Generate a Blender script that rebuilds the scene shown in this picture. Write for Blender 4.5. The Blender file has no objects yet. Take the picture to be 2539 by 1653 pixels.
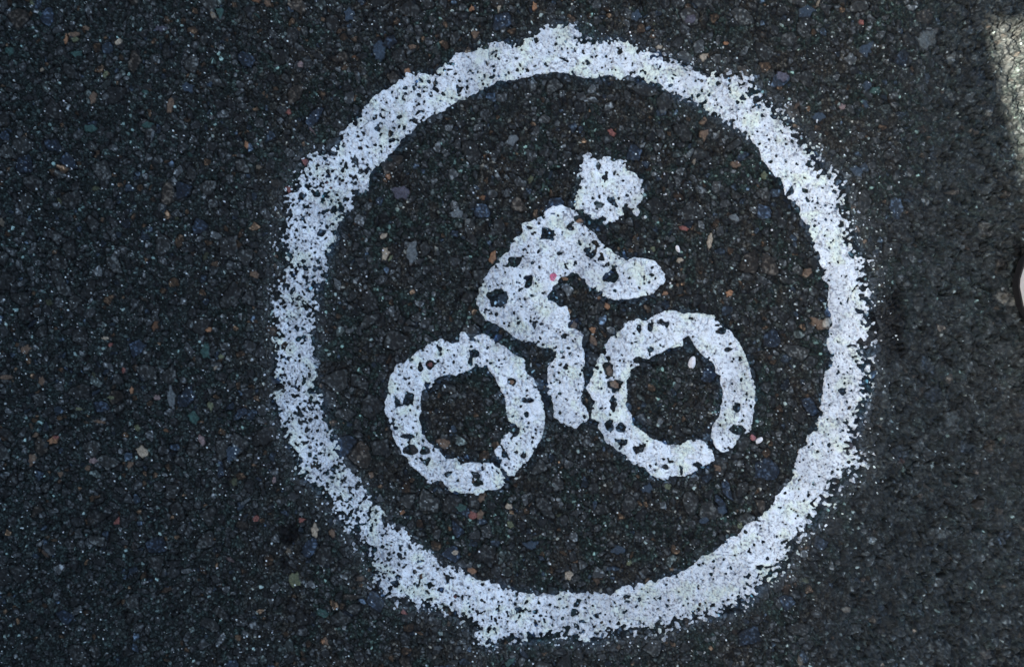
import bpy, bmesh, math, random
import numpy as np
from mathutils import Vector

# ------------------------------------------------------------------ basics
S = bpy.context.scene
COL = S.collection
rng = np.random.default_rng(11)
random.seed(5)
PW, PH = 2539.0, 1653.0          # the paving is measured in these units
K = 0.66 / PW                    # one unit in metres (the view is 66 cm wide)
def wx(x): return (x - PW / 2) * K
def wy(y): return (PH / 2 - y) * K

def tag(o, label=None, cat=None, group=None, kind=None):
    if label: o['label'] = label
    if cat: o['category'] = cat
    if group: o['group'] = group
    if kind: o['kind'] = kind
    return o
def empty(name, loc, rz=0.0):
    o = bpy.data.objects.new(name, None); COL.objects.link(o)
    o.location = loc; o.rotation_euler = (0, 0, rz); o.empty_display_size = 0.03
    return o

# ------------------------------------------------------------------ noise tools
def sstep(a, b, x):
    t = np.clip((x - a) / (b - a), 0, 1)
    return t * t * (3 - 2 * t)
def vnoise(X, Y, cell, seed):
    r = np.random.default_rng(seed)
    x0, y0 = X.min() - cell, Y.min() - cell
    nx = int((X.max() - x0) / cell) + 3; ny = int((Y.max() - y0) / cell) + 3
    g = r.random((ny, nx), dtype=np.float32)
    u = (X - x0) / cell; v = (Y - y0) / cell
    i = u.astype(np.int32); j = v.astype(np.int32)
    u = u - i; v = v - j
    u = u * u * (3 - 2 * u); v = v * v * (3 - 2 * v)
    a = g[j, i] * (1 - u) + g[j, i + 1] * u
    b = g[j + 1, i] * (1 - u) + g[j + 1, i + 1] * u
    return (a * (1 - v) + b * v).astype(np.float32)
def fbm(X, Y, cell, seed, n=3):
    s = 0; a = 1.0; t = 0
    for k in range(n):
        s = s + a * vnoise(X, Y, cell / 2 ** k, seed + 17 * k); t += a; a *= 0.55
    return s / t
def voronoi(X, Y, cell, seed):
    """nearest and second nearest distance, offset to the nearest seed and three random numbers of its cell"""
    r = np.random.default_rng(seed)
    x0, y0 = X.min() - 2 * cell, Y.min() - 2 * cell
    nx = int((X.max() - x0) / cell) + 4; ny = int((Y.max() - y0) / cell) + 4
    px = r.random((ny, nx), dtype=np.float32); py = r.random((ny, nx), dtype=np.float32)
    R = [r.random((ny, nx), dtype=np.float32) for _ in range(4)]
    u = ((X - x0) / cell).astype(np.float32); v = ((Y - y0) / cell).astype(np.float32)
    i = u.astype(np.int32); j = v.astype(np.int32)
    f1 = np.full(X.shape, 9, np.float32); f2 = f1.copy()
    bi = i.copy(); bj = j.copy()
    for dj in (-1, 0, 1):
        for di in (-1, 0, 1):
            ii = i + di; jj = j + dj
            d = np.hypot(ii + px[jj, ii] - u, jj + py[jj, ii] - v)
            c = d < f1
            f2 = np.where(c, f1, np.minimum(f2, d)); f1 = np.where(c, d, f1)
            bi = np.where(c, ii, bi); bj = np.where(c, jj, bj)
    dx = u - (bi + px[bj, bi]); dy = v - (bj + py[bj, bi])
    return f1, f2, dx, dy, [q[bj, bi] for q in R]
def blur(a, n=1):
    for _ in range(n):
        p = np.pad(a, 1, mode='edge')
        a = (p[:-2] + 2 * p[1:-1] + p[2:])[:, 1:-1] / 4
        p = np.pad(a, 1, mode='edge')
        a = (p[:, :-2] + 2 * p[:, 1:-1] + p[:, 2:])[1:-1] / 4
    return a
def lerp(a, b, t): return a + (b - a) * t

# ------------------------------------------------------------------ the grid of the paving
STEP = 1.85
MARG = 150.0
GX = np.arange(-MARG, PW + MARG, STEP, dtype=np.float32)
GY = np.arange(-MARG, PH + MARG, STEP, dtype=np.float32)
X, Y = np.meshgrid(GX, GY)
NY, NX = X.shape

def sdf(poly):
    """signed distance to a closed outline, positive inside (worked out on every second point)"""
    xs = X[::2, ::2]; ys = Y[::2, ::2]
    P = np.array(poly, np.float32)
    d = np.full(xs.shape, 1e9, np.float32); ins = np.zeros(xs.shape, bool)
    for a, b in zip(P, np.roll(P, -1, 0)):
        ex, ey = b - a
        wx_ = xs - a[0]; wy_ = ys - a[1]
        t = np.clip((wx_ * ex + wy_ * ey) / (ex * ex + ey * ey + 1e-9), 0, 1)
        d = np.minimum(d, (wx_ - t * ex) ** 2 + (wy_ - t * ey) ** 2)
        c = (a[1] > ys) != (b[1] > ys)
        if ey != 0: ins ^= c & (xs < ex * (ys - a[1]) / ey + a[0])
    d = np.sqrt(d) * np.where(ins, 1, -1)
    full = np.empty((d.shape[0] * 2, d.shape[1] * 2), np.float32)
    dn = np.pad(d, ((0, 1), (0, 1)), mode='edge')
    full[::2, ::2] = d
    full[1::2, ::2] = (dn[:-1, :-1] + dn[1:, :-1]) / 2
    full[::2, 1::2] = (dn[:-1, :-1] + dn[:-1, 1:]) / 2
    full[1::2, 1::2] = (dn[:-1, :-1] + dn[1:, 1:]) / 2
    return full[:NY, :NX]

# ------------------------------------------------------------------ outlines of the paint
RING_OUT = [(1400,67),(1427,64),(1444,74),(1442,97),(1491,97),(1518,99),(1565,101),(1588,118),(1635,134),(1696,145),(1723,168),
 (1776,175),(1820,183),(1867,198),(1881,229),(1924,262),(1945,276),(1955,303),(1978,318),(1992,336),(2022,387),(2049,420),(2086,437),
 (2103,481),(2109,514),(2116,540),(2119,580),(2139,628),(2158,640),(2156,678),(2150,722),(2160,755),(2180,812),(2173,846),(2152,876),
 (2170,923),(2170,954),(2150,990),(2139,1024),(2124,1064),(2128,1103),(2150,1143),(2132,1170),(2088,1190),(2069,1230),(2033,1277),
 (1997,1337),(1970,1368),(1950,1416),(1906,1443),(1871,1479),(1839,1510),(1780,1525),(1728,1535),(1677,1550),(1637,1574),(1578,1574),
 (1530,1582),(1479,1590),(1440,1596),(1400,1580),(1312,1590),(1253,1596),(1193,1612),(1166,1602),(1170,1550),(1134,1535),(1075,1511),
 (1011,1499),(976,1495),(944,1471),(918,1455),(912,1412),(905,1368),(868,1330),(849,1300),(822,1269),(798,1230),(770,1198),(735,1182),
 (731,1155),(715,1115),(695,1072),(685,1040),(672,984),(684,950),(668,925),(684,900),(677,866),(685,822),(664,795),(670,738),(681,708),
 (701,661),(682,634),(682,584),(694,540),(696,520),(699,480),(728,440),(745,392),(765,374),(810,372),(835,355),(870,308),(893,296),
 (923,252),(987,202),(1010,190),(1071,183),(1100,168),(1134,136),(1190,122),(1230,110),(1290,112),(1302,95),(1325,80),(1345,66),(1370,62)]
RING_IN = [(877,520),(882,484),(909,467),(913,434),(939,403),(980,373),(990,343),(1037,309),(1087,279),(1138,249),(1188,225),(1232,202),
 (1299,188),(1339,183),(1400,177),(1450,190),(1501,187),(1534,193),(1588,190),(1595,202),(1635,210),(1659,232),(1686,239),(1729,252),
 (1756,282),(1793,299),(1827,319),(1864,350),(1887,373),(1891,397),(1911,420),(1938,450),(1945,474),(1971,504),(1985,520),(1980,544),
 (2008,564),(2015,587),(2032,631),(2042,675),(2052,705),(2059,755),(2067,806),(2054,836),(2059,876),(2076,900),(2049,923),(2042,967),
 (2035,1011),(2029,1040),(2025,1068),(2005,1080),(2005,1103),(1982,1123),(1970,1171),(1946,1210),(1914,1246),(1902,1269),(1867,1289),
 (1835,1321),(1788,1353),(1728,1392),(1693,1420),(1626,1436),(1542,1459),(1503,1471),(1455,1465),(1400,1473),(1352,1471),(1273,1467),
 (1233,1448),(1186,1436),(1138,1404),(1095,1404),(1083,1376),(1023,1345),(1011,1321),(956,1293),(952,1266),(913,1230),(905,1198),
 (869,1167),(853,1135),(833,1095),(822,1076),(829,1066),(806,1040),(802,1004),(788,957),(782,907),(785,856),(775,822),(795,769),(782,728),
 (792,701),(812,668),(815,621),(832,587),(842,557),(862,527)]
BODY = [(1360,522),(1374,514),(1398,512),(1425,527),(1439,541),(1444,563),(1460,570),(1477,582),(1491,603),(1511,620),(1523,632),(1542,641),
 (1556,647),(1575,642),(1592,641),(1616,646),(1635,663),(1643,682),(1646,703),(1622,722),(1588,735),(1548,738),(1534,742),(1501,738),
 (1486,725),(1450,695),(1434,678),(1415,672),(1389,689),(1382,701),(1365,720),(1360,727),(1353,737),(1363,751),(1389,759),(1403,761),
 (1413,780),(1415,794),(1404,801),(1408,816),(1429,818),(1441,832),(1443,863),(1446,887),(1443,911),(1444,947),(1440,983),(1444,1007),
 (1458,1028),(1456,1042),(1439,1045),(1427,1059),(1415,1053),(1389,1041),(1377,1033),(1375,1002),(1372,985),(1358,973),(1363,959),
 (1363,935),(1360,916),(1363,902),(1376,887),(1372,868),(1365,861),(1348,865),(1332,854),(1317,847),(1308,853),(1284,839),(1255,818),
 (1229,802),(1203,789),(1191,775),(1183,753),(1185,732),(1193,708),(1210,684),(1214,668),(1229,653),(1246,637),(1255,627),(1263,632),
 (1265,617),(1277,594),(1294,579),(1296,558),(1317,553),(1332,543)]
BODY_HOLES = [[(1205,732),(1229,718),(1258,722),(1259,740),(1248,757),(1222,759)],[(1265,637),(1293,637),(1291,656),(1274,665),(1262,658)],
 [(1346,565),(1372,574),(1372,594),(1341,591)],[(1405,562),(1414,556),(1422,568),(1410,574)],[(1300,682),(1320,680),(1317,698),(1302,692)],
 [(1304,700),(1318,702),(1314,714),(1303,710)],[(1503,677),(1523,665),(1532,684),(1522,701),(1494,694)],[(1448,620),(1462,614),(1456,632)],
 [(1466,628),(1476,622),(1474,636),(1464,640)],[(1425,540),(1440,536),(1440,552),(1428,554)],[(1322,800),(1330,806),(1326,814),(1320,808)],
 [(1395,826),(1406,828),(1402,838),(1394,834)]]
HEAD = [(1450,388),(1468,383),(1472,394),(1503,397),(1523,398),(1537,397),(1551,409),(1563,422),(1578,434),(1588,448),(1589,477),(1582,496),
 (1578,511),(1566,508),(1554,500),(1542,505),(1545,527),(1527,541),(1520,553),(1506,552),(1501,534),(1494,529),(1480,546),(1463,536),
 (1446,522),(1432,515),(1434,498),(1432,480),(1439,469),(1437,453),(1449,450),(1434,438),(1444,429),(1445,407)]
HEAD_HOLES = [[(1520,424),(1530,420),(1532,428),(1522,433)],[(1492,435),(1502,433),(1503,444),(1490,444)],[(1510,490),(1522,488),(1524,498),(1512,500)],
 [(1522,502),(1530,500),(1531,511),(1523,511)],[(1481,407),(1485,405),(1488,420),(1482,418)],[(1551,484),(1560,483),(1561,488),(1552,490)]]
WHEEL_L = [(1143,826),(1152,823),(1162,839),(1177,836),(1193,830),(1214,836),(1224,854),(1248,861),(1270,879),(1298,895),(1304,919),(1323,944),
 (1335,972),(1345,1009),(1348,1037),(1341,1074),(1329,1108),(1307,1139),(1283,1161),(1273,1175),(1260,1177),(1244,1154),(1227,1122),(1239,1108),
 (1245,1093),(1245,1081),(1261,1077),(1270,1053),(1264,1043),(1258,1022),(1255,997),(1248,969),(1230,938),(1214,916),(1211,901),(1186,904),
 (1171,910),(1159,919),(1131,930),(1112,923),(1084,932),(1072,950),(1044,972),(1038,991),(1042,1019),(1035,1037),(1041,1059),(1041,1077),
 (1066,1102),(1090,1121),(1106,1136),(1134,1143),(1149,1152),(1186,1149),(1221,1146),(1235,1161),(1253,1186),(1248,1201),(1221,1211),(1186,1223),
 (1149,1220),(1118,1214),(1097,1192),(1078,1190),(1059,1196),(1053,1183),(1028,1161),(997,1124),(979,1090),(973,1053),(954,1016),(956,994),(966,975),(965,957),
 (970,929),(985,907),(1004,901),(1025,882),(1044,867),(1072,851),(1097,842),(1112,851),(1137,851)]
WHEEL_R = [(1647,771),(1678,774),(1709,780),(1740,780),(1771,786),(1789,811),(1811,824),(1830,852),(1848,889),(1861,926),(1868,957),(1867,1003),
 (1862,1050),(1858,1065),(1836,1078),(1820,1103),(1805,1117),(1793,1120),(1780,1109),(1762,1081),(1774,1050),(1786,1028),(1793,997),(1791,963),
 (1788,938),(1774,914),(1765,892),(1740,875),(1724,855),(1720,842),(1706,830),(1690,839),(1689,855),(1659,861),(1641,873),(1622,879),(1600,887),
 (1585,879),(1566,896),(1585,902),(1576,909),(1560,914),(1560,935),(1551,941),(1554,985),(1545,1006),(1563,1031),(1566,1053),(1591,1068),(1616,1090),
 (1647,1103),(1687,1103),(1718,1089),(1737,1090),(1758,1106),(1768,1134),(1758,1146),(1731,1158),(1712,1177),(1684,1177),(1650,1186),(1616,1177),
 (1600,1158),(1569,1143),(1538,1118),(1504,1090),(1487,1062),(1486,1041),(1470,1034),(1473,1010),(1480,994),(1458,963),(1470,938),(1476,926),
 (1473,914),(1492,879),(1507,886),(1503,858),(1517,836),(1538,824),(1548,805),(1569,800),(1585,793),(1607,799),(1622,786)]
HOLES_L = [(1013,988,12,14),(985,998,6,7),(1067,904,10,9),(1177,876,9,10),(1270,947,8,6),(1307,1028,6,6),(1276,1065,12,12),(1307,991,12,5),(1019,1115,15,11),
 (1053,1118,9,8),(1061,1143,6,9),(1180,1177,9,8),(1183,1198,8,6),(1013,1081,11,4),(1295,1130,10,6),(1091,866,5,6),(1166,897,5,8),(1043,912,6,9),(1110,1175,6,5)]
HOLES_R = [(1507,917,12,17),(1523,952,17,10),(1520,1000,6,14),(1511,1050,9,14),(1538,1059,9,11),(1825,1010,10,11),(1830,1065,14,9),(1690,1161,5,8),(1732,1154,6,5),
 (1613,864,6,7),(1613,814,5,9),(1545,1096,9,7),(1585,1112,11,8),(1789,820,7,7),(1585,814,4,6),(1647,800,9,4),(1656,806,4,5),(1648,1156,9,4),(1803,866,6,5)]

# ------------------------------------------------------------------ asphalt: heights and colours
WXN = (fbm(X, Y, 26, 301) - .5) * 16; WYN = (fbm(X, Y, 26, 302) - .5) * 16   # bends the stone outlines
Xw = X + WXN * .55; Yw = Y + WYN * .55
smoothside = sstep(2030, 2330, X + 0.12 * (Y - 800) + 160 * (vnoise(X, Y, 240, 77) - .5))   # the worn, tarry side on the right

def C(r, g, b): return np.array((r, g, b), np.float32)
f1, f2, dx, dy, R = voronoi(Xw, Yw, 7.6, 1)
e = f2 - f1
grain = sstep(.04, .30, e + .16 * (vnoise(X, Y, 4, 8) - .5))
fine = grain * (.5 + .6 * R[0]) + .9 * (R[0] - .5) + (dx * (R[1] - .5) + dy * (R[2] - .5)) * 2.2 + .8 * (vnoise(X, Y, 4.5, 9) - .5)
alb = np.exp(-4.0 + 1.9 * (R[3] - .5) + 1.5 * (vnoise(X, Y, 4.0, 10) - .5))
alb = np.where(R[3] > .978, .10 + .30 * R[0] ** 2, alb)
alb = lerp(.008, alb, grain)                               # black binder between the grains
h = 3.6 * fine + 4.5 * (fbm(X, Y, 22, 73, 3) - .5)
hue = fbm(X, Y, 40, 51, 2); hue2 = fbm(X, Y, 60, 52, 2); hue3 = vnoise(X, Y, 420, 54)
WARM, GREEN = C(1.16, 1.03, .86), C(.75, 1.10, .94)
tint = lerp(C(.93, 1.04, .96)[None, None], WARM[None, None], sstep(.50, .66, hue)[..., None])
tint = lerp(tint, GREEN[None, None], sstep(.50, .62, hue2)[..., None] * .9)
tint = lerp(tint, C(.78, 1.04, .98)[None, None], (1 - sstep(350, 800, X))[..., None] * .75)
col = alb[..., None] * tint

def layer(cell, seed, present, top, tiltk, groove, albf, edge=.16):
    """stones of one size set into what is there already"""
    global h, col
    f1, f2, dx, dy, R = voronoi(Xw + 3 * (vnoise(X, Y, 9, seed + 5) - .5), Yw + 3 * (vnoise(X, Y, 9, seed + 6) - .5), cell, seed)
    size = .06 + .30 * R[1]
    e = f2 - f1
    ok = R[0] < present
    m = sstep(size, size + edge, e) * ok
    rim = ok * sstep(size - .16, size - .02, e) * (1 - sstep(size + .02, size + edge, e))
    tx = (R[2] - .5); ty = (((R[1] * 7.13) % 1) - .5)
    hs = top * (.45 + .8 * ((R[3] * 5.7) % 1)) + tiltk * (dx * tx + dy * ty) * 2 + (fbm(X, Y, 9, seed + 9, 3) - .5) * 5.0
    h = lerp(h - groove * rim, hs, m)
    c = albf(R)
    n_ = .6 * vnoise(X, Y, 4.0, seed + 31) + .4 * vnoise(X, Y, 8.0, seed + 32)
    speck = .30 + .75 * n_ + 9.0 * np.clip(n_ - .56, 0, 1)
    col = lerp(col * (1 - .65 * rim)[..., None], c * speck[..., None], (m * .92)[..., None])

def alb_medium(R):
    a = np.exp(-3.8 + 1.4 * (R[2] - .5) + np.where(R[3] > .9, .85, 0))
    q = (R[2] * 13.7) % 1
    t = np.where((q > .93)[..., None], C(1.7, 1.02, .62), np.where((q > .86)[..., None], C(.92, 1.03, .95), np.where((q > .8)[..., None], C(.75, .98, 1.3), C(1.0, 1.0, 1.0))))
    return a[..., None] * t
def alb_large(R):
    a = np.exp(-3.8 + .9 * (R[2] - .5))
    q = (R[2] * 9.7) % 1
    t = np.where((q > .9)[..., None], C(1.25, .98, .78), np.where((q > .74)[..., None], C(.72, .95, 1.35), C(1.02, 1.0, .95)))
    return a[..., None] * t
layer(13, 2, .55, 2.6, 2.2, 1.6, alb_medium)
layer(24, 3, .34, 3.0, 2.8, 2.0, alb_medium, .12)
layer(46, 4, .18, 3.0, 3.0, 2.0, alb_large, .10)

# the stones one can pick out: x, y, half length, half width, turn, colour
OR, TN, BR, BL, GN, RD, GY_, PK, OL, PU = (.19,.092,.05), (.25,.19,.14), (.10,.062,.042), (.026,.035,.048), (.026,.050,.044), (.15,.055,.045), (.085,.088,.09), (.15,.10,.095), (.085,.085,.05), (.055,.048,.06)
NAMED = [(164,98,13,6,80,OR),(186,97,11,7,20,OL),(183,85,14,7,5,BR),(214,70,8,7,0,BR),(294,104,11,8,60,TN),(233,243,19,9,80,BR),(423,262,26,9,85,BR),(378,335,14,5,75,GY_),
 (262,185,9,8,50,OL),(1745,142,15,10,50,TN),(1634,117,9,5,0,TN),(1800,108,8,5,10,OR),(1010,177,9,8,0,OR),(955,630,22,11,70,TN),(968,640,10,4,60,OL),(1222,638,16,9,80,OR),(951,585,10,8,30,TN),
 (1695,566,15,5,165,RD),(1760,598,20,8,80,TN),(1808,727,11,9,60,OR),(1517,329,13,8,150,RD),(1745,333,18,13,40,BR),(1824,407,16,9,10,BR),(2032,803,28,14,165,BR),(2050,800,14,13,0,TN),
 (518,817,9,8,0,OR),(328,967,10,6,80,OR),(353,1120,21,13,145,TN),(322,1152,14,9,40,BR),(576,1121,26,22,60,BL),(1175,1277,20,11,170,RD),(1191,1275,13,10,90,BR),(1101,1099,20,18,10,BR),(131,1092,15,9,20,OR),
 (138,1084,8,5,0,RD),(64,866,16,9,30,BR),(16,935,16,7,0,BR),(103,944,8,14,0,BR),(80,1138,18,14,60,BR),(291,1292,12,9,50,RD),(730,1437,16,24,0,OL),(748,1288,9,9,30,RD),(2100,1511,13,9,0,TN),
 (2445,1620,16,20,10,BR),(2235,1142,8,9,0,RD),(2358,1036,22,18,30,GY_),(2300,96,30,24,20,GY_),(2146,123,22,20,60,BL),(2124,425,20,13,120,BL),(995,477,24,21,40,PU),(866,36,18,14,120,BL),(940,125,26,18,80,BL),
 (466,218,16,14,0,BL),(398,70,16,8,0,PU),(2000,28,20,16,0,BL),(1132,530,20,16,30,GY_),(1021,625,17,30,0,GY_),(1270,348,17,14,30,GY_),(1533,1362,20,13,20,BL),(1316,1350,24,14,20,BL),(1022,115,10,8,0,BR),
 (1178,86,13,11,0,BR),(1325,18,9,13,0,OR),(1170,22,9,10,0,OR),(1237,22,6,10,0,TN),(663,8,10,9,0,BR),(745,160,9,8,40,PK),(716,279,9,8,0,RD),(612,360,7,10,0,OR),(962,437,9,9,0,OR),(815,461,12,12,40,RD),(833,457,8,8,0,BR),
 (757,402,9,12,0,RD),(716,470,10,9,0,RD),(631,680,9,16,80,BR),(768,678,7,12,70,BR),(1436,549,12,9,20,OR),(1523,952,14,9,160,OR),(1067,904,8,8,0,RD),(1270,947,7,5,0,OR),(1470,818,9,12,50,OR),(1471,845,10,14,20,BR),
 (1423,808,12,9,60,BR),(1506,759,9,8,0,OR),(1650,727,9,7,20,OR),(1485,738,8,4,0,OR),(1401,691,9,5,0,OR),(1620,617,7,10,0,OL),(1685,645,9,9,0,TN),(1511,920,9,14,10,BR),(2000,676,11,14,150,BR),(2183,707,8,5,0,BR),(1820,540,10,20,80,GY_),
 (1895,435,10,10,0,OL),(978,1354,8,12,70,RD),(970,1335,8,14,80,BR),(1170,1413,15,7,160,OR),(1129,1369,8,7,0,TN),(1125,1480,9,8,0,RD),(1034,1408,11,12,40,BR),(1001,1516,9,8,0,RD),(1145,1258,15,9,170,GN),(1262,1255,9,9,0,TN),(1265,1300,12,11,0,OL),
 (1193,1235,10,9,0,BR),(920,1177,8,9,0,BR),(998,1270,9,5,40,OR),(824,1322,9,16,0,BR),(780,1315,11,18,0,TN),(679,1190,5,9,0,PK),(635,1285,8,9,0,RD),(805,1590,14,11,0,BR),(800,1519,12,16,60,GN),(800,1590,6,8,0,OR),(1265,1640,14,9,30,GN),
 (1655,1205,9,9,0,OL),(1835,1303,9,8,0,OL),(1560,1394,7,7,0,OL),(1410,1425,10,14,0,TN),(1780,1160,9,9,0,BR),(1745,1290,14,8,0,BL),(1475,1250,6,16,0,BL),(1790,1265,12,12,0,BL),(1605,1210,16,16,0,BL),(1530,880,9,8,0,OR),(2150,212,14,12,0,BL),
 (2145,258,8,14,30,BL),(2170,225,14,12,30,GN),(2135,56,8,8,0,RD),(2089,265,9,8,0,PK),(2030,290,16,14,0,BL),(1940,190,16,14,0,PU),(1577,40,14,16,0,BL),(1712,48,14,14,0,PU),(2450,277,8,7,0,TN),(2420,327,10,9,0,BR),(2392,582,9,10,0,BR),(2497,742,32,17,170,TN),(2487,738,20,14,150,TN),(2455,280,8,10,0,TN),
 (2250,1418,7,10,0,BR),(2502,1404,8,5,0,OL),(2487,1636,9,5,0,OL),(2147,1594,8,8,0,OL),(520,210,10,9,0,BL),(360,228,9,6,0,GN),(25,128,14,14,0,GN),(545,30,14,14,0,GN),(190,133,14,9,0,GN),(225,320,16,12,0,GN),(365,310,16,10,0,GN),(510,870,16,24,0,GN),(480,1035,16,16,0,GN),(548,884,9,9,0,OL),(522,1005,11,14,0,OL),
 (275,985,5,10,75,OL),(195,1013,5,9,80,OL),(248,1045,5,16,80,BR),(340,1060,9,9,0,OL),(260,838,5,9,80,TN),(273,855,6,7,0,RD),(307,918,6,7,0,RD),(390,985,8,9,0,PK),(425,985,12,27,5,GY_),(500,1090,9,14,30,PK),(230,1142,9,9,0,PK),(216,1160,8,8,0,BR),(88,1078,9,8,0,BR),(150,1175,9,8,0,BR),(1300,160,9,9,0,RD),(1490,165,5,4,0,BR)]
# and as many small ones strewn between them
for _ in range(150):
    c = random.choice([OR, TN, BR, BR, BL, GN, GY_, GY_, GY_, OL, PK])
    xx = random.uniform(-140, PW + 140)
    if xx > 2150 and random.random() < .65: c = GY_
    k = random.uniform(.3, .65)
    NAMED.append((xx, random.uniform(-140, PH + 140), random.uniform(5, 15), random.uniform(4, 9), random.uniform(0, 180), tuple(q * k for q in c)))
for n, (sx, sy, a, b, ang, c) in enumerate(NAMED):
    m_ = 1.6 * max(a, b) + 6
    i0, i1 = np.searchsorted(GX, [sx - m_, sx + m_]); j0, j1 = np.searchsorted(GY, [sy - m_, sy + m_])
    if i1 - i0 < 2 or j1 - j0 < 2: continue
    xs = X[j0:j1, i0:i1] - sx; ys = Y[j0:j1, i0:i1] - sy
    t = math.radians(ang); u = (xs * math.cos(t) - ys * math.sin(t)) / a; v = (xs * math.sin(t) + ys * math.cos(t)) / b
    th = np.arctan2(v, u)
    r_ = np.random.default_rng(900 + n)
    k = r_.integers(3, 6); corner = np.cos(np.pi / k) / np.cos((th + r_.random() * 6) % (2 * np.pi / k) - np.pi / k)   # an angular outline
    rr = np.hypot(u, v) / (.35 + .65 * corner) * (1 + .12 * np.sin(2 * th + r_.random() * 6) + .10 * np.sin(5 * th + r_.random() * 6))
    rr = rr + .30 * (vnoise(X[j0:j1, i0:i1], Y[j0:j1, i0:i1], 5, n) - .5)
    m = 1 - sstep(.82, 1.06, rr)
    rim = sstep(.9, 1.05, rr) * (1 - sstep(1.08, 1.4, rr))
    nn = vnoise(X[j0:j1, i0:i1], Y[j0:j1, i0:i1], 5, n + 40)
    ht = 2.6 + 1.6 * r_.random() + (u * (r_.random() - .5) + v * (r_.random() - .5)) * 2.4 + 1.6 * (nn - .5)
    h[j0:j1, i0:i1] = lerp(h[j0:j1, i0:i1] - 1.8 * rim, ht, m)
    n2 = vnoise(X[j0:j1, i0:i1], Y[j0:j1, i0:i1], 3.6, n + 90)
    cc = np.array(c, np.float32) * (.45 + .65 * n2 + .35 * nn)[..., None]
    keep = .9 * (1 - .55 * smoothside[j0:j1, i0:i1])
    col[j0:j1, i0:i1] = lerp(col[j0:j1, i0:i1] * (1 - .4 * rim)[..., None], cc, (m * keep)[..., None])

# pale specks strewn over the asphalt
SPN = sstep(.25, .68, fbm(X, Y, 90, 655, 3))
NSP = 11500
spx = rng.uniform(-MARG, PW + MARG, NSP); spy = rng.uniform(-MARG, PH + MARG, NSP)
for k in range(NSP):
    i = int((spx[k] + MARG) / STEP); j = int((spy[k] + MARG) / STEP)
    if i < 1 or j < 1 or i > NX - 3 or j > NY - 3: continue
    if smoothside[j, i] > rng.random() * 1.25 or SPN[j, i] < rng.random(): continue
    big = rng.random()
    a = .10 + .55 * rng.random() ** 2
    cc = np.array((a, a * 1.0, a * .98))
    pts = [(0, 0)] if big < .62 else ([(0, 0), (1, 0)] if big < .8 else [(0, 0), (1, 0), (0, 1), (1, 1)])
    for (p, q) in pts:
        col[j + q, i + p] = lerp(col[j + q, i + p], cc, .9); h[j + q, i + p] += 1.0

# the tarry side: finer, drawn out ridges
ca, sa = math.cos(math.radians(24)), math.sin(math.radians(24))
U = X * ca - Y * sa; V = X * sa + Y * ca
ridge = .6 * (fbm(U / 1.6, V, 9, 611, 3) - .5) + .8 * (fbm(U / 1.5, V, 17, 612, 3) - .5)
lump = fbm(X, Y, 34, 615, 3) - .5
crease = np.clip(1 - np.abs(fbm(U / 1.6 + WXN, V + WYN, 17, 618, 2) - .5) / .05, 0, 1) * sstep(.45, .6, vnoise(X, Y, 30, 619))
h_s = .75 * h + 26.0 * ridge + 9.0 * lump + 5 * (vnoise(X, Y, 6, 617) - .5) - 12.0 * crease
h = lerp(h, h_s, smoothside)
grey = col.mean(2, keepdims=True)
col_s = lerp(C(.0205, .0235, .0250)[None, None], (col * .4 + grey * .6) * C(.86, .98, 1.05), .52) * ((.5 + 1.0 * vnoise(X, Y, 5, 620)) * (.6 + .8 * vnoise(X, Y, 15, 621)) * (1 - .6 * crease))[..., None]
col = lerp(col, col_s, (smoothside * .8)[..., None])
# long hollows of the surface itself
h = h + 9 * (fbm(X, Y, 190, 71, 2) - .5) + 5.0 * (fbm(X, Y, 70, 72, 2) - .5)
# black tarry stains; the spot beside the shoe is shadow put into the colour
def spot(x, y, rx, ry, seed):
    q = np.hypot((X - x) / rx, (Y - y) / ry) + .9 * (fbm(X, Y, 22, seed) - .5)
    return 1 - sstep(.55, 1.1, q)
tar_shade = np.maximum.reduce([.9 * spot(2527, 655, 20, 80, 8), spot(2208, 805, 48, 105, 5), spot(716, 1325, 30, 34, 6) * 1.0, .7 * spot(2215, 1330, 14, 24, 7)])
col = col * (1 - .85 * tar_shade[..., None]); h = h - 4 * tar_shade * 1.0

# ------------------------------------------------------------------ paint coverage
cf = voronoi(X + WXN * .3, Y + WYN * .3, 7.2, 21)          # one random number per grain: does it take the spray
Uf = X * .95 - Y * .31; Vf = X * .31 + Y * .95
cs = voronoi(Uf * .72 + WXN * .25, Vf + WYN * .25, 6.4, 22)
ch = voronoi(X + WXN * .8, Y + WYN * .8, 15.5, 23)         # gaps the size of a stone
ch2 = voronoi(X + WXN * .6, Y + WYN * .6, 9.0, 24)         # gaps the size of a grain
ch3 = voronoi(X + WXN * .5, Y + WYN * .5, 6.6, 34)
cell_r = .55 * cs[4][0] + .25 * cf[4][0] + .20 * fbm(X, Y, 6, 25, 2)
cell_r = cell_r + .10 * (cs[0] - .4)
srt = np.sort(cell_r.ravel()[::37]); T = np.interp(cell_r, srt, np.linspace(0, 1, len(srt))).astype(np.float32)
lumpn = (vnoise(X, Y, 20, 26) - .5) * 11 + (vnoise(X, Y, 10, 27) - .5) * 8 + (vnoise(X, Y, 5.5, 28) - .5) * 5
lo = h - blur(h, 6)                                         # below zero in the pits

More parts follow.
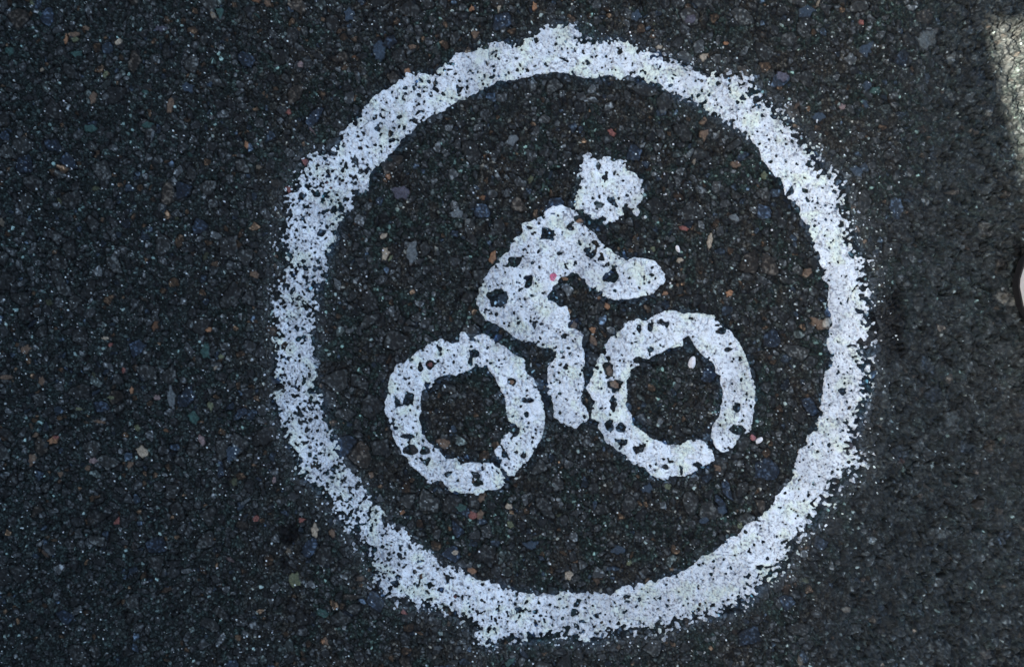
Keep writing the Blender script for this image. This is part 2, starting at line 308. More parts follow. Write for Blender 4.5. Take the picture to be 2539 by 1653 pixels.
def gaps(por):
    """above zero where the paint did not take: whole stones, grains and pits"""
    n = fbm(X, Y, 60, 29, 2) - .5
    p = np.clip(por + por * 1.8 * n, 0, 1)
    jit = (vnoise(X, Y, 6, 35) - .5) * .34
    big = np.where(ch[4][0] < p * .58, (ch[1] - ch[0]) + jit - .14 - .46 * ch[4][1], -1)
    mid = np.where(ch2[4][0] < .05 + p * .95, (ch2[1] - ch2[0]) + jit - .14 - .5 * ch2[4][1], -1)
    tiny = np.where(ch3[4][0] < .12 + .22 * p, (ch3[1] - ch3[0]) + jit - .12 - .5 * ch3[4][1], -1)
    mid = np.maximum(mid, tiny)
    pit = (-lo - 4.0 - 2.4 * (vnoise(X, Y, 8, 36) - .5) + 3.0 * por) * .12
    return np.maximum(np.maximum(big, mid), pit)
THIN = np.zeros(X.shape, np.float32)                        # where the coat is only a film
def paint(keep, g):
    """keep and -g say how safely a point is covered; barely covered points get a thin coat"""
    global THIN
    sgn = np.minimum(keep, -g * 1.2)
    THIN = np.maximum(THIN, np.where(sgn > -.075, 1 - sstep(-.075, .12, sgn), 0))
    return sgn > -.075

def cyc(theta, table):
    a = [t[0] for t in table] + [table[0][0] + 360]; b = [t[1] for t in table] + [table[0][1]]
    return np.interp(theta, a, b).astype(np.float32)
theta = (np.degrees(np.arctan2(X - 1425, -(Y - 835))) % 360).astype(np.float32)
FO = cyc(theta, [(0,18),(20,24),(42,40),(60,52),(90,56),(120,50),(140,46),(170,42),(200,34),(225,34),(240,26),(270,30),(292,44),(300,44),(309,24),(316,7),(340,7),(352,14)])
FI = cyc(theta, [(0,8),(18,10),(26,30),(40,16),(48,4),(80,5),(130,4),(165,6),(190,9),(215,14),(240,16),(258,26),(285,26),(300,10),(312,4),(350,5)])
PO = cyc(theta, [(0,.16),(30,.10),(45,.05),(90,.04),(140,.06),(165,.14),(185,.20),(205,.34),(228,.44),(250,.48),(290,.52),(306,.42),(320,.22),(350,.17)])
d_out = sdf(RING_OUT); d_in = -sdf(RING_IN)
do = d_out + lumpn + 4; di = d_in + lumpn * .9 + 3
crisp_o = 1 - sstep(8, 16, FO); crisp_i = 1 - sstep(6, 13, FI)
keep_o = np.maximum(sstep(-.25, 1.3, do / FO), np.where(do > 0, crisp_o, 0)); keep_i = np.maximum(sstep(-.25, .8, di / FI), np.where(di > 0, crisp_i, 0))
keep = np.minimum(keep_o, keep_i) * 1.06 - T
keep = np.where((do < -.3 * FO) | (di < -.3 * FI), -1, keep)
ring = paint(keep, gaps(PO))
# stray droplets beside the ring
tailo = np.exp(-np.clip(-do, 0, None) / (6 + FO * .35)) * (do < 4); taili = np.exp(-np.clip(-di, 0, None) / (5 + FI * .5)) * (di < 4)
fine_r = cf[4][1]
drop = (fine_r < .36 * tailo * sstep(6, 30, FO) + .2 * taili * sstep(5, 22, FI)) & (cf[0] < .20 + .25 * cf[4][2])
ring |= drop & ((do < 4) | (di < 4)) & (do > -70) & (di > -60)

def figure(poly, holes, ells, por, seed, fr=3.0, extra=None, grow=2.4, wt=.25):
    d = sdf(poly)
    dn = d + lumpn * .55 + grow
    keep = np.clip(dn / fr, -1, 1) * .8 - wt * (T - .5) * (dn < fr * 2.3)
    g = gaps(np.full(X.shape, por, np.float32))
    hole = np.full(X.shape, -99, np.float32)
    for q in holes: hole = np.maximum(hole, sdf(q))
    for (x, y, rx, ry) in ells: hole = np.maximum(hole, (1 - np.hypot((X - x) / rx, (Y - y) / ry)) * min(rx, ry))
    g = np.maximum(g, (hole + (vnoise(X, Y, 8, seed) - .5) * 7 + (vnoise(X, Y, 16, seed + 1) - .5) * 4 + 2) * .12)
    m = paint(keep, g)
    far = np.exp(-np.clip(-dn, 0, None) / 9.0) * (dn < 2)
    m |= (cf[4][1] < .07 * far) & (cf[0] < .2 + .2 * cf[4][2]) & (dn > -40)
    if extra is not None: m |= extra
    return m
blobs = np.zeros(X.shape, bool)
for (x, y, r) in [(1577, 526, 8.5), (1600, 539, 3.5), (1565, 541, 3.5)]:
    blobs |= np.hypot(X - x, (Y - y) * .9) + 4 * (vnoise(X, Y, 6, 91) - .5) < r
M_HEAD = figure(HEAD, HEAD_HOLES, [], .12, 60, 9.0, blobs, 3.0, 1.1)
M_BODY = figure(BODY, BODY_HOLES, [], .10, 64)
crack = np.abs((X - 1253) * .866 - (Y - 1122) * .5) < 2.2
crack &= (Y > 1104) & (Y < 1140)
M_WL = figure(WHEEL_L, [], HOLES_L, .09, 67) & ~crack
M_WR = figure(WHEEL_R, [], HOLES_R, .04, 70)
M_WL &= ~M_BODY; M_WR &= ~M_BODY; M_HEAD &= ~M_BODY

# a thin dust of spray over the stones next to the paint
near = np.maximum(tailo * sstep(4, 30, FO), taili * sstep(3, 20, FI) * .8) * ((d_out > -120) & (d_in > -120))
dust = np.clip(near, 0, 1) * (.25 + .75 * (fbm(X, Y, 8, 95, 2))) * (.35 + .65 * sstep(-.5, 1.5, lo))
col = lerp(col, C(.34, .34, .34)[None, None], (dust * .17)[..., None])
allp = ring | M_HEAD | M_BODY | M_WL | M_WR
film = blur(blur(blur(allp[::4, ::4].astype(np.float32), 8), 8), 8)
film = np.repeat(np.repeat(film, 4, 0), 4, 1)[:NY, :NX]
film = sstep(.12, .55, film) * (.4 + .6 * sstep(.4, .6, fbm(X, Y, 50, 98, 2)))
col = col * lerp(C(1, 1, 1)[None, None], C(.72, 1.06, 1.5)[None, None], film[..., None])

# the relief dies away at the rim of the close-up part so that it joins the plain road
edge = np.minimum.reduce([X - GX[0], GX[-1] - X, Y - GY[0], GY[-1] - Y])
fade = sstep(0, 60, edge)
h = (h - h.mean()) * fade

# ------------------------------------------------------------------ materials
def new_mat(name):
    m = bpy.data.materials.new(name); m.use_nodes = True
    nt = m.node_tree; b = nt.nodes['Principled BSDF']
    return m, nt, b
def simple(name, color, rough=.6, spec=.4, nscale=60, namp=.12, bump=0.0, bdist=.001):
    m, nt, b = new_mat(name)
    n = nt.nodes.new('ShaderNodeTexNoise'); n.inputs['Scale'].default_value = nscale; n.inputs['Detail'].default_value = 6
    tc = nt.nodes.new('ShaderNodeTexCoord'); nt.links.new(tc.outputs['Object'], n.inputs['Vector'])
    r = nt.nodes.new('ShaderNodeValToRGB')
    r.color_ramp.elements[0].position = .3; r.color_ramp.elements[1].position = .7
    r.color_ramp.elements[0].color = tuple(c * (1 - namp) for c in color) + (1,)
    r.color_ramp.elements[1].color = tuple(min(1, c * (1 + namp)) for c in color) + (1,)
    nt.links.new(n.outputs['Fac'], r.inputs['Fac']); nt.links.new(r.outputs['Color'], b.inputs['Base Color'])
    b.inputs['Roughness'].default_value = rough; b.inputs['Specular IOR Level'].default_value = spec
    if bump:
        bp = nt.nodes.new('ShaderNodeBump'); bp.inputs['Strength'].default_value = bump; bp.inputs['Distance'].default_value = bdist
        nt.links.new(n.outputs['Fac'], bp.inputs['Height']); nt.links.new(bp.outputs['Normal'], b.inputs['Normal'])
    return m

# asphalt seen close: colour of each stone from the mesh, grain and gloss from noise
mA, nt, b = new_mat('asphalt')
at = nt.nodes.new('ShaderNodeAttribute'); at.attribute_name = 'stone'
tc = nt.nodes.new('ShaderNodeTexCoord')
ns = nt.nodes.new('ShaderNodeTexNoise'); ns.inputs['Scale'].default_value = 1500; ns.inputs['Detail'].default_value = 4; ns.inputs['Roughness'].default_value = .7
nt.links.new(tc.outputs['Object'], ns.inputs['Vector'])
mr = nt.nodes.new('ShaderNodeMapRange'); mr.inputs['From Min'].default_value = .3; mr.inputs['From Max'].default_value = .7; mr.inputs['To Min'].default_value = .6; mr.inputs['To Max'].default_value = 1.4
nt.links.new(ns.outputs['Fac'], mr.inputs['Value'])
mx = nt.nodes.new('ShaderNodeMix'); mx.data_type = 'RGBA'; mx.blend_type = 'MULTIPLY'; mx.inputs['Factor'].default_value = 1
nt.links.new(at.outputs['Color'], mx.inputs['A']); nt.links.new(mr.outputs['Result'], mx.inputs['B'])
nt.links.new(mx.outputs['Result'], b.inputs['Base Color'])
mr2 = nt.nodes.new('ShaderNodeMapRange'); mr2.inputs['From Min'].default_value = .3; mr2.inputs['From Max'].default_value = .7; mr2.inputs['To Min'].default_value = .42; mr2.inputs['To Max'].default_value = .75
nt.links.new(ns.outputs['Fac'], mr2.inputs['Value']); nt.links.new(mr2.outputs['Result'], b.inputs['Roughness'])
b.inputs['Specular IOR Level'].default_value = .12
bp = nt.nodes.new('ShaderNodeBump'); bp.inputs['Strength'].default_value = .5; bp.inputs['Distance'].default_value = .0004
nt.links.new(ns.outputs['Fac'], bp.inputs['Height']); nt.links.new(bp.outputs['Normal'], b.inputs['Normal'])

# the same road farther out
mR, nt, b = new_mat('asphalt_plain')
tc = nt.nodes.new('ShaderNodeTexCoord')
vo = nt.nodes.new('ShaderNodeTexVoronoi'); vo.inputs['Scale'].default_value = 430
nt.links.new(tc.outputs['Object'], vo.inputs['Vector'])
rp = nt.nodes.new('ShaderNodeValToRGB'); e_ = rp.color_ramp.elements
e_[0].color = (.006, .0075, .0075, 1); e_[1].color = (.16, .165, .16, 1); q = rp.color_ramp.elements.new(.62); q.color = (.018, .021, .0205, 1); q = rp.color_ramp.elements.new(.93); q.color = (.045, .05, .048, 1)
sp = nt.nodes.new('ShaderNodeSeparateColor'); nt.links.new(vo.outputs['Color'], sp.inputs['Color']); nt.links.new(sp.outputs['Red'], rp.inputs['Fac'])
nt.links.new(rp.outputs['Color'], b.inputs['Base Color']); b.inputs['Roughness'].default_value = .6; b.inputs['Specular IOR Level'].default_value = .15
bp = nt.nodes.new('ShaderNodeBump'); bp.inputs['Strength'].default_value = .9; bp.inputs['Distance'].default_value = .0015; bp.invert = True
nt.links.new(vo.outputs['Distance'], bp.inputs['Height']); nt.links.new(bp.outputs['Normal'], b.inputs['Normal'])

# white road paint, a little creamy in patches, with a brushed and pitted skin
def paint_mat(name, c0, c1):
    m, nt, b = new_mat(name)
    tc = nt.nodes.new('ShaderNodeTexCoord')
    n = nt.nodes.new('ShaderNodeTexNoise'); n.inputs['Scale'].default_value = 75; n.inputs['Detail'].default_value = 3
    n2 = nt.nodes.new('ShaderNodeTexNoise'); n2.inputs['Scale'].default_value = 1100; n2.inputs['Detail'].default_value = 4; n2.inputs['Roughness'].default_value = .65
    for q in (n, n2): nt.links.new(tc.outputs['Object'], q.inputs['Vector'])
    r = nt.nodes.new('ShaderNodeValToRGB')
    r.color_ramp.elements[0].position = .51; r.color_ramp.elements[1].position = .62
    r.color_ramp.elements[0].color = c0 + (1,); r.color_ramp.elements[1].color = c1 + (1,)
    nt.links.new(n.outputs['Fac'], r.inputs['Fac'])
    g = nt.nodes.new('ShaderNodeMapRange'); g.inputs['From Min'].default_value = .32; g.inputs['From Max'].default_value = .55; g.inputs['To Min'].default_value = .72; g.inputs['To Max'].default_value = 1.0
    nt.links.new(n2.outputs['Fac'], g.inputs['Value'])
    mx = nt.nodes.new('ShaderNodeMix'); mx.data_type = 'RGBA'; mx.blend_type = 'MULTIPLY'; mx.inputs['Factor'].default_value = 1
    nt.links.new(r.outputs['Color'], mx.inputs['A']); nt.links.new(g.outputs['Result'], mx.inputs['B'])
    wr = nt.nodes.new('ShaderNodeAttribute'); wr.attribute_name = 'wear'
    mw = nt.nodes.new('ShaderNodeMix'); mw.data_type = 'RGBA'; mw.inputs['B'].default_value = (.16, .18, .20, 1)
    nt.links.new(wr.outputs['Fac'], mw.inputs['Factor']); nt.links.new(mx.outputs['Result'], mw.inputs['A'])
    nt.links.new(mw.outputs['Result'], b.inputs['Base Color'])
    b.inputs['Roughness'].default_value = .55; b.inputs['Specular IOR Level'].default_value = .35
    bp = nt.nodes.new('ShaderNodeBump'); bp.inputs['Strength'].default_value = .9; bp.inputs['Distance'].default_value = .0006
    nt.links.new(n2.outputs['Fac'], bp.inputs['Height']); nt.links.new(bp.outputs['Normal'], b.inputs['Normal'])
    return m
mP = paint_mat('white_paint', (.79, .86, .86), (.78, .87, .74))
mPink = paint_mat('pink_paint', (.75, .16, .26), (.8, .3, .4))

# ------------------------------------------------------------------ the road
def mesh_from(name, co, quads, mats, smooth=True, midx=None):
    me = bpy.data.meshes.new(name)
    me.vertices.add(len(co)); me.vertices.foreach_set('co', np.ascontiguousarray(co, np.float32).ravel())
    n = len(quads)
    me.loops.add(n * 4); me.polygons.add(n)
    me.loops.foreach_set('vertex_index', np.ascontiguousarray(quads, np.int32).ravel())
    me.polygons.foreach_set('loop_start', np.arange(0, 4 * n, 4, dtype=np.int32))
    if midx is not None: me.polygons.foreach_set('material_index', midx)
    me.polygons.foreach_set('use_smooth', np.full(n, smooth))
    for m in mats: me.materials.append(m)
    me.update(calc_edges=True)
    return me
idx = np.arange(NY * NX, dtype=np.int32).reshape(NY, NX)
quads = np.stack([idx[:-1, :-1], idx[1:, :-1], idx[1:, 1:], idx[:-1, 1:]], -1).reshape(-1, 4)
co = np.stack([wx(X), wy(Y), h * K], -1).reshape(-1, 3)
x0, x1, y0, y1 = wx(GX[0]), wx(GX[-1]), wy(GY[-1]), wy(GY[0])
BIG = 400.0
oc = [(-BIG, -BIG), (x0, -BIG), (x1, -BIG), (BIG, -BIG), (-BIG, y0), (x0, y0), (x1, y0), (BIG, y0), (-BIG, y1), (x0, y1), (x1, y1), (BIG, y1), (-BIG, BIG), (x0, BIG), (x1, BIG), (BIG, BIG)]
oq = []
for j in range(3):
    for i in range(3):
        if (i, j) != (1, 1): a = j * 4 + i; oq.append((a, a + 1, a + 5, a + 4))
nb = len(co)
co2 = np.concatenate([co, np.array([(a, b_, 0) for a, b_ in oc], np.float32)])
q2 = np.concatenate([quads, np.array(oq, np.int32) + nb])
mi = np.zeros(len(q2), np.int32); mi[len(quads):] = 1
me = mesh_from('road', co2, q2, [mA, mR], True, mi)
a = me.attributes.new('stone', 'FLOAT_COLOR', 'POINT')
cc = np.ones((len(co2), 4), np.float32); cc[:nb, :3] = np.clip(col * C(.93, 1.04, 1.0) * 1.30, .003, .7).reshape(-1, 3); cc[nb:, :3] = .03
a.data.foreach_set('color', cc.ravel())
road = bpy.data.objects.new('road', me); COL.objects.link(road)
tag(road, kind='structure')

# ------------------------------------------------------------------ paint sheets that follow the stones
# thin places of the coat: hair lines and pits
ln = np.clip(1 - np.abs(fbm(X + WXN, Y + WYN, 13, 711, 3) - .5) / .03, 0, 1) * sstep(.42, .62, vnoise(X, Y, 14, 712))
pt = sstep(.70, .86, vnoise(X, Y, 4.6, 713)) * sstep(.3, .6, vnoise(X, Y, 24, 714))
WEAR = np.clip(.80 * THIN + .6 * ln + .8 * pt + .5 * sstep(1.0, 3.2, -lo) + .30 * vnoise(X, Y, 6, 715) * vnoise(X, Y, 16, 716) + .26 * sstep(.46, .72, fbm(X, Y, 110, 717, 4)), 0, .9).astype(np.float32)
hp = np.maximum(.62 * h + .38 * blur(h, 4), h - .8)
def sheet(name, M, mat, parent=None, thick=2.5, lift=0.0, skin=None):
    F = blur(M.astype(np.float32), 1) - .5
    q = (F[:-1, :-1] + F[1:, :-1] + F[1:, 1:] + F[:-1, 1:]) > 0
    cnt = np.zeros((NY, NX), np.int32)
    for sl in ((slice(0, -1), slice(0, -1)), (slice(1, None), slice(0, -1)), (slice(0, -1), slice(1, None)), (slice(1, None), slice(1, None))): cnt[sl] += q
    used = cnt > 0; bnd = used & (cnt < 4)
    gy, gx = np.gradient(F, STEP)
    g2 = gx * gx + gy * gy + 1e-4
    mv = np.clip(F / g2, -4, 4)
    ox = np.clip(-mv * gx, -.6 * STEP, .6 * STEP) * bnd; oy = np.clip(-mv * gy, -.6 * STEP, .6 * STEP) * bnd
    deep = blur(M.astype(np.float32), 3)
    base = np.maximum(hp, h) if skin is None else skin
    z = np.where(bnd, h - .4, base + thick * (.35 + .65 * deep)) + lift
    ids = np.full((NY, NX), -1, np.int32); ids[used] = np.arange(used.sum())
    jj, ii = np.nonzero(q)
    qs = np.stack([ids[jj, ii], ids[jj + 1, ii], ids[jj + 1, ii + 1], ids[jj, ii + 1]], -1)
    c = np.stack([wx(X + ox)[used], wy(Y + oy)[used], (z * K)[used]], -1)
    if parent is not None:
        c = c - np.array(parent.location, np.float32)
    me = mesh_from(name, c, qs, [mat])
    at_ = me.attributes.new('wear', 'FLOAT', 'POINT'); at_.data.foreach_set('value', np.ascontiguousarray(np.where(bnd, WEAR * .6 + .15, WEAR)[used], np.float32))
    o = bpy.data.objects.new(name, me); COL.objects.link(o)
    if parent is not None: o.parent = parent
    return o
ringo = sheet('painted_circle', ring, mP)
tag(ringo, 'big white spray-painted circle, speckled and worn thin on its left, enclosing the cyclist symbol', 'road marking')
cyclist = empty('painted_cyclist', (wx(1410), wy(900), 0))
tag(cyclist, 'white painted cyclist symbol with two wheels, leaning body and round head inside the circle', 'road marking')
sheet('head', M_HEAD, mP, cyclist)
body = sheet('body', M_BODY, mP, cyclist)
tag(sheet('wheel', M_WL, mP, cyclist), 'rear wheel with a crack at its lower right')
tag(sheet('wheel', M_WR, mP, cyclist), 'front wheel with thick smooth paint and a gap at lower right')
pk = np.hypot((X - 1373) / 15, (Y - 687) / 17) + 1.2 * (fbm(X, Y, 9, 97, 2) - .5) < .78
po = sheet('paint_spot', pk, mPink, None, 2.0, .5)
po.data.transform(__import__('mathutils').Matrix.Translation(-cyclist.location)); po.parent = body
tag(po, 'small pink paint spot')

# ------------------------------------------------------------------ loose pebbles
mW = simple('white_stone', (.66, .65, .62), .5, .4, 500, .15, .5, .0006)
mG = simple('reddish_stone', (.26, .10, .10), .5, .4, 500, .2, .5, .0006)
def zroad(x, y): return float(h[int((y + MARG) / STEP), int((x + MARG) / STEP)]) * K
def pebble(x, y, a, b_, c, ang, mat, label, seed):
    bm = bmesh.new(); bmesh.ops.create_icosphere(bm, subdivisions=3, radius=1)
    r = random.Random(seed)
    cuts = [(Vector((r.uniform(-1, 1), r.uniform(-1, 1), r.uniform(-.6, .9))).normalized(), r.uniform(.55, .85)) for _ in range(9)]
    for v in bm.verts:
        for n, d in cuts:
            s = v.co.dot(n)
            if s > d: v.co -= n * (s - d) * .9
        v.co = Vector((v.co.x * a * K, v.co.y * b_ * K, v.co.z * c * K))
    for f in bm.faces: f.smooth = True
    me = bpy.data.meshes.new('pebble'); bm.to_mesh(me); bm.free(); me.materials.append(mat)
    o = bpy.data.objects.new('pebble', me); COL.objects.link(o)
    o.location = (wx(x), wy(y), zroad(x, y) + c * K * .55); o.rotation_euler = (.1, -.15, math.radians(ang))
    tag(o, label, 'pebble', 'pale pebbles lying loose on the asphalt')
pebble(1715, 902, 20, 10, 8, 78, mW, 'long white pebble lying inside the front wheel of the painted cyclist', 1)
pebble(1679, 617, 11, 6, 5, 125, mW, 'slim white chip lying on bare asphalt right of the painted hand', 2)
pebble(1881, 1091, 12, 7, 6, 35, mW, 'white chip beside a reddish stone below the gap of the front wheel', 3)
pebble(1868, 1086, 8, 11, 5, 20, mG, 'reddish stone touching a white chip below the gap of the front wheel', 4)

# ------------------------------------------------------------------ the shoe at the right edge
mSh = simple('shoe_leather', (.72, .74, .75), .45, .5, 120, .05, .25, .0006)
mSo = simple('shoe_rubber', (.78, .79, .78), .5, .5, 200, .06, .2, .0004)
mBk = simple('shadow_black', (.012, .012, .013), .7, .3, 300, .2, .3, .0005)
mLa = simple('shoe_lace', (.75, .75, .73), .8, .2, 900, .1, .5, .0004)
mIn = simple('shoe_lining', (.12, .13, .15), .9, .1, 300, .2)
def half_w(u):                       # half width of the shoe, u from 0 at the toe to 1 at the heel
    pts = [(0, 0), (.01, .012), (.035, .0235), (.08, .0345), (.15, .0425), (.24, .0475), (.34, .0485), (.48, .042), (.6, .0365), (.75, .0365), (.88, .0345), (.95, .027), (.985, .016), (1, 0)]
    return float(np.interp(u, [p[0] for p in pts], [p[1] for p in pts]))
LEN = .285
US = [0.0, .004, .01, .02, .035, .055, .08, .115, .15, .2, .26, .34, .42, .5, .58, .66, .74, .82, .88, .92, .95, .97, .985, .995, 1.0]
def top_z(u): return float(np.interp(u, [0, .02, .06, .12, .2, .34, .46, .56, .66, .8, .92, 1], [.026, .036, .044, .050, .054, .068, .086, .094, .088, .084, .096, .098]))
shoe = empty('shoe', (wx(2519), wy(704), .0015), math.radians(-3))
tag(shoe, 'white lace-up shoe with an outsole blackened as shadow whose rounded toe pokes in at the right edge', 'shoe')
def mesh_obj(name, bm, mat, parent, smooth=True):
    bmesh.ops.recalc_face_normals(bm, faces=bm.faces)
    for f in bm.faces: f.smooth = smooth
    me = bpy.data.meshes.new(name); bm.to_mesh(me); bm.free(); me.materials.append(mat)
    o = bpy.data.objects.new(name, me); COL.objects.link(o)
    if parent is not None: o.parent = parent
    return o
def loft(rings, close=True):
    bm = bmesh.new(); vs = [[bm.verts.new(p) for p in r] for r in rings]
    for A, B in zip(vs, vs[1:]):
        n = len(A)
        for i in range(n if close else n - 1):
            try: bm.faces.new((A[i], A[(i + 1) % n], B[(i + 1) % n], B[i]))
            except ValueError: pass
    if close:
        for r in (vs[0], vs[-1]):
            try: bm.faces.new(r)
            except ValueError: pass
    bmesh.ops.remove_doubles(bm, verts=bm.verts, dist=1e-5)
    return bm
rings = []
for u in US:                         # thin outsole, made black to stand in for shadow beside the toe
    w = half_w(u) + .0028; x = -.0030 + u * (LEN + .006)
    rings.append([(x, y, z) for y, z in [(-w * .97, 0.0), (-w, .002), (-w, .006), (-w * .98, .0075), (w * .98, .0075), (w, .006), (w, .002), (w * .97, 0.0)]])
tag(mesh_obj('sole', loft(rings), mBk, shoe, False), 'outsole blackened in place of the shadow beside the toe')
rings = []
for u in US:                         # white midsole with a rounded lip
    w = half_w(u) + .0025; x = -.002 + u * (LEN + .004)
    prof = [(-w * .96, .0072), (-w, .010), (-w, .021), (-w * .97, .0245), (w * .97, .0245), (w, .021), (w, .010), (w * .96, .0072)]
    rings.append([(x, y, z) for y, z in prof])
mesh_obj('midsole', loft(rings), mSo, shoe, False)
rings = []
for u in US:                         # upper, open round the ankle
    w = max(half_w(u) - .0012, .0005); zt = top_z(u); x = .001 + u * (LEN - .002)
    openw = float(np.interp(u, [.5, .58, .7, .85, .95], [0, .55, .72, .72, .2])) if .5 < u < .965 else 0
    r = []
    for k in range(17):
        t = math.pi * k / 16
        y = -w * math.cos(t); s = math.sin(t) ** .62
        z = .023 + (zt - .023) * s
        if openw and abs(y) < w * openw: y = math.copysign(w * openw, y) if k != 8 else 0.0; z = zt
        if openw and k in (7, 8, 9): z = .045; y = y * .8
        r.append((x, y, z))
    rings.append(r)
mesh_obj('upper', loft(rings, False), mSh, shoe)
rings = []
for u in US[:9]:                     # rubber toe cap over the tip
    w = half_w(u) + .0008; zt = top_z(u) + .0012; x = -.0008 + u * LEN
    rings.append([(x, -w * math.cos(math.pi * k / 16), .0235 + (zt - .0235) * math.sin(math.pi * k / 16) ** .62) for k in range(17)])
mesh_obj('toe_cap', loft(rings, False), mSo, shoe)
bm = bmesh.new()
rings = []
for u in (.3, .36, .42, .48, .54, .6):   # tongue
    z = top_z(u) + .004 + (.02 if u > .55 else 0)
    rings.append([(u * LEN, -.016, z - .004), (u * LEN, -.008, z), (u * LEN, .008, z), (u * LEN, .016, z - .004), (u * LEN, .008, z - .003), (u * LEN, -.008, z - .003)])
bm.free(); mesh_obj('tongue', loft(rings), mSh, shoe)
def tube(bm, pts, r, n=8):
    prev = None
    for k, p in enumerate(pts):
        p = Vector(p); d = (Vector(pts[min(k + 1, len(pts) - 1)]) - Vector(pts[max(k - 1, 0)])).normalized()
        a_ = d.orthogonal().normalized(); b2 = d.cross(a_)
        ring_ = [bm.verts.new(p + r * (math.cos(2 * math.pi * i / n) * a_ + math.sin(2 * math.pi * i / n) * b2)) for i in range(n)]
        if prev:
            for i in range(n): bm.faces.new((prev[i], prev[(i + 1) % n], ring_[(i + 1) % n], ring_[i]))
        else: bm.faces.new(ring_)
        prev = ring_
    bm.faces.new(prev)
for k in range(5):
    bm = bmesh.new(); u = .31 + .055 * k; z = top_z(u) + .006
    tube(bm, [(u * LEN, -.024, z - .010), (u * LEN + .003, -.014, z), (u * LEN + .005, 0, z + .002), (u * LEN + .003, .014, z), (u * LEN, .024, z - .010)], .0024)
    mesh_obj('lace', bm, mLa, shoe)
rings = [[(.6 * LEN, -.02, .04), (.6 * LEN, .02, .04)], [(.95 * LEN, -.018, .04), (.95 * LEN, .018, .04)]]
bm = bmesh.new(); bm.faces.new([bm.verts.new(p) for p in ((.56 * LEN, -.022, .046), (.94 * LEN, -.022, .046), (.94 * LEN, .022, .046), (.56 * LEN, .022, .046))])
ins = bmesh.ops.extrude_face_region(bm, geom=bm.faces[:]); bmesh.ops.translate(bm, verts=[v for v in ins['geom'] if isinstance(v, bmesh.types.BMVert)], vec=(0, 0, -.006))
mesh_obj('insole', bm, mIn, shoe)

# ------------------------------------------------------------------ sun, sky and a wall added out of view to shade the spot
ELEV = math.radians(47)
edge_dir = Vector((wx(2535) - wx(2447), wy(370) - wy(20), 0)).normalized()      # the shadow edge on the road
nrm = Vector((-edge_dir.y, edge_dir.x, 0)).normalized()                          # points right, away from the wall
if nrm.x < 0: nrm = -nrm
SUN = Vector((nrm.x * math.cos(ELEV), nrm.y * math.cos(ELEV), -math.sin(ELEV))) # direction the light travels
WALL_H = 1.0
p_edge = Vector((wx(2505), wy(190), 0))
top_pt = p_edge - SUN * (WALL_H / math.sin(ELEV))                                # the wall's far top edge passes here
mWl = simple('wall_render', (.34, .33, .31), .9, .2, 30, .18, .7, .004)
mCo = simple('coping_stone', (.30, .29, .27), .85, .2, 60, .2, .6, .003)
TH = .20
wall = empty('shade_wall', (top_pt.x - nrm.x * TH / 2, top_pt.y - nrm.y * TH / 2, 0), math.atan2(edge_dir.y, edge_dir.x))
tag(wall, 'rendered wall with stone coping, added out of view on the left to cast the shade', 'wall')
def box(name, sx, sy, z0, z1, mat, parent, bev=.006, x=0, y=0):
    bm = bmesh.new(); bmesh.ops.create_cube(bm, size=1)
    for v in bm.verts: v.co = Vector((v.co.x * sx + x, v.co.y * sy + y, z0 + (v.co.z + .5) * (z1 - z0)))
    bmesh.ops.bevel(bm, geom=bm.edges[:], offset=bev, segments=2, affect='EDGES')
    return mesh_obj(name, bm, mat, parent, False)
box('wall_body', 9.0, TH - .04, -.05, WALL_H - .06, mWl, wall)
for k in range(-5, 6): box('coping', .796, TH, WALL_H - .0595, WALL_H, mCo, wall, .004, k * .8)
# an added plant; its lowest leaf is shaped and set to throw the small round shadow at the upper right
mLf = simple('leaf_green', (.06, .10, .03), .5, .4, 90, .25)
mSt = simple('stem_green', (.09, .10, .04), .7, .3, 90, .2)
leaf_spot = Vector((wx(2522), wy(-36), 0))
LZ = WALL_H + .05
lp = leaf_spot - SUN * (LZ / math.sin(ELEV))
root = Vector((lp.x - nrm.x * .05, lp.y + .10, WALL_H - .003))
plant = empty('shade_plant', root)
tag(plant, 'small leafy plant added on top of the unseen wall to cast a round shadow', 'plant')
def leaf(center, nor, r, ln, up):
    bm = bmesh.new(); nor = Vector(nor).normalized(); a_ = (Vector(up) - nor * Vector(up).dot(nor)).normalized(); b2 = nor.cross(a_)
    rows = []
    for k in range(9):
        t = k / 8; w = r * (math.sin(math.pi * min(1, t * 1.0)) ** .45 + .04); c_ = Vector(center) + a_ * (t - .5) * ln - nor * .004 * math.sin(math.pi * t)
        rows.append([c_ - b2 * w + nor * .003, c_, c_ + b2 * w + nor * .003])
    vs = [[bm.verts.new(p - root) for p in r_] for r_ in rows]
    for A, B in zip(vs, vs[1:]):
        for i in range(2): bm.faces.new((A[i], A[i + 1], B[i + 1], B[i]))
    o = mesh_obj('leaf', bm, mLf, plant)
    sm = o.modifiers.new('thickness', 'SOLIDIFY'); sm.thickness = .0008
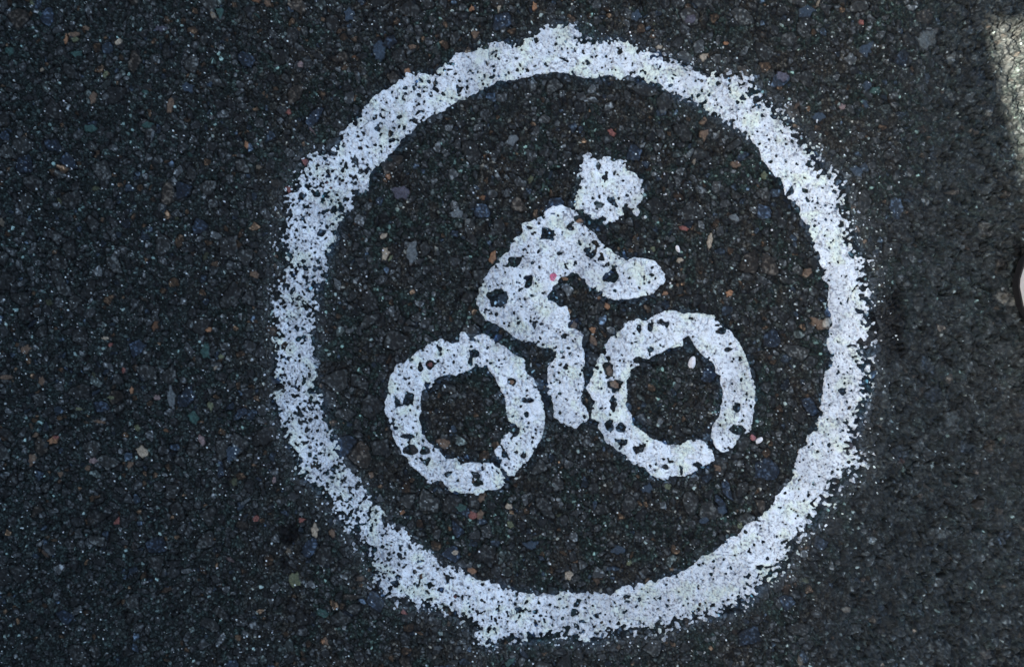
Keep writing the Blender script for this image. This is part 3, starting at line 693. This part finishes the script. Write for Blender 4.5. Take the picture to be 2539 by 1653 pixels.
leaf(lp, -SUN, .017, .052, (0, 1, .2))
bm = bmesh.new(); tube(bm, [Vector((0, 0, 0)), (lp - root) * .4 + Vector((0, .012, .03)), lp - root + Vector((0, .012, 0))], .0018); mesh_obj('stem', bm, mSt, plant)
rl = random.Random(8)
for k in range(12):
    tip = root + Vector((rl.uniform(-.06, .03), rl.uniform(.02, .16), rl.uniform(.05, .16)))
    bm = bmesh.new(); tube(bm, [Vector((0, 0, 0)), (tip - root) * .5 + Vector((0, 0, .02)), tip - root], .0016); mesh_obj('stem', bm, mSt, plant)
    leaf(tip, (rl.uniform(-1, 1), rl.uniform(-1, 1), rl.uniform(.3, 1)), rl.uniform(.010, .016), rl.uniform(.03, .045), (rl.uniform(-1, 1), 1, .3))

W = bpy.data.worlds.new('World'); S.world = W; W.use_nodes = True
nt = W.node_tree; bg = nt.nodes['Background']
sky = nt.nodes.new('ShaderNodeTexSky'); sky.sky_type = 'NISHITA'; sky.sun_disc = False
sky.sun_elevation = ELEV
az = math.atan2(-SUN.x, -SUN.y)            # compass angle of the sun measured from +Y
sky.sun_rotation = az
sky.air_density = 1.0; sky.dust_density = 4.0; sky.ozone_density = 0.15
nt.links.new(sky.outputs['Color'], bg.inputs['Color']); bg.inputs['Strength'].default_value = .05
L = bpy.data.lights.new('sun', 'SUN'); L.energy = 5.0; L.angle = math.radians(.53); L.color = (1.0, .84, .71)
lo_ = bpy.data.objects.new('sun', L); COL.objects.link(lo_); lo_.location = (-3, 1, 3)
lo_.rotation_euler = SUN.to_track_quat('-Z', 'Y').to_euler()

# ------------------------------------------------------------------ camera
H = .62
cam = bpy.data.cameras.new('camera'); co_ = bpy.data.objects.new('camera', cam); COL.objects.link(co_)
co_.location = (0, 0, H); co_.rotation_euler = (0, 0, 0)
cam.sensor_width = 36; cam.lens = 36 * H / .66; cam.clip_start = .01; cam.clip_end = 1500
S.camera = co_
S.view_settings.view_transform = 'Standard'; S.view_settings.look = 'None'; S.view_settings.exposure = 3.2; S.view_settings.gamma = 1.0
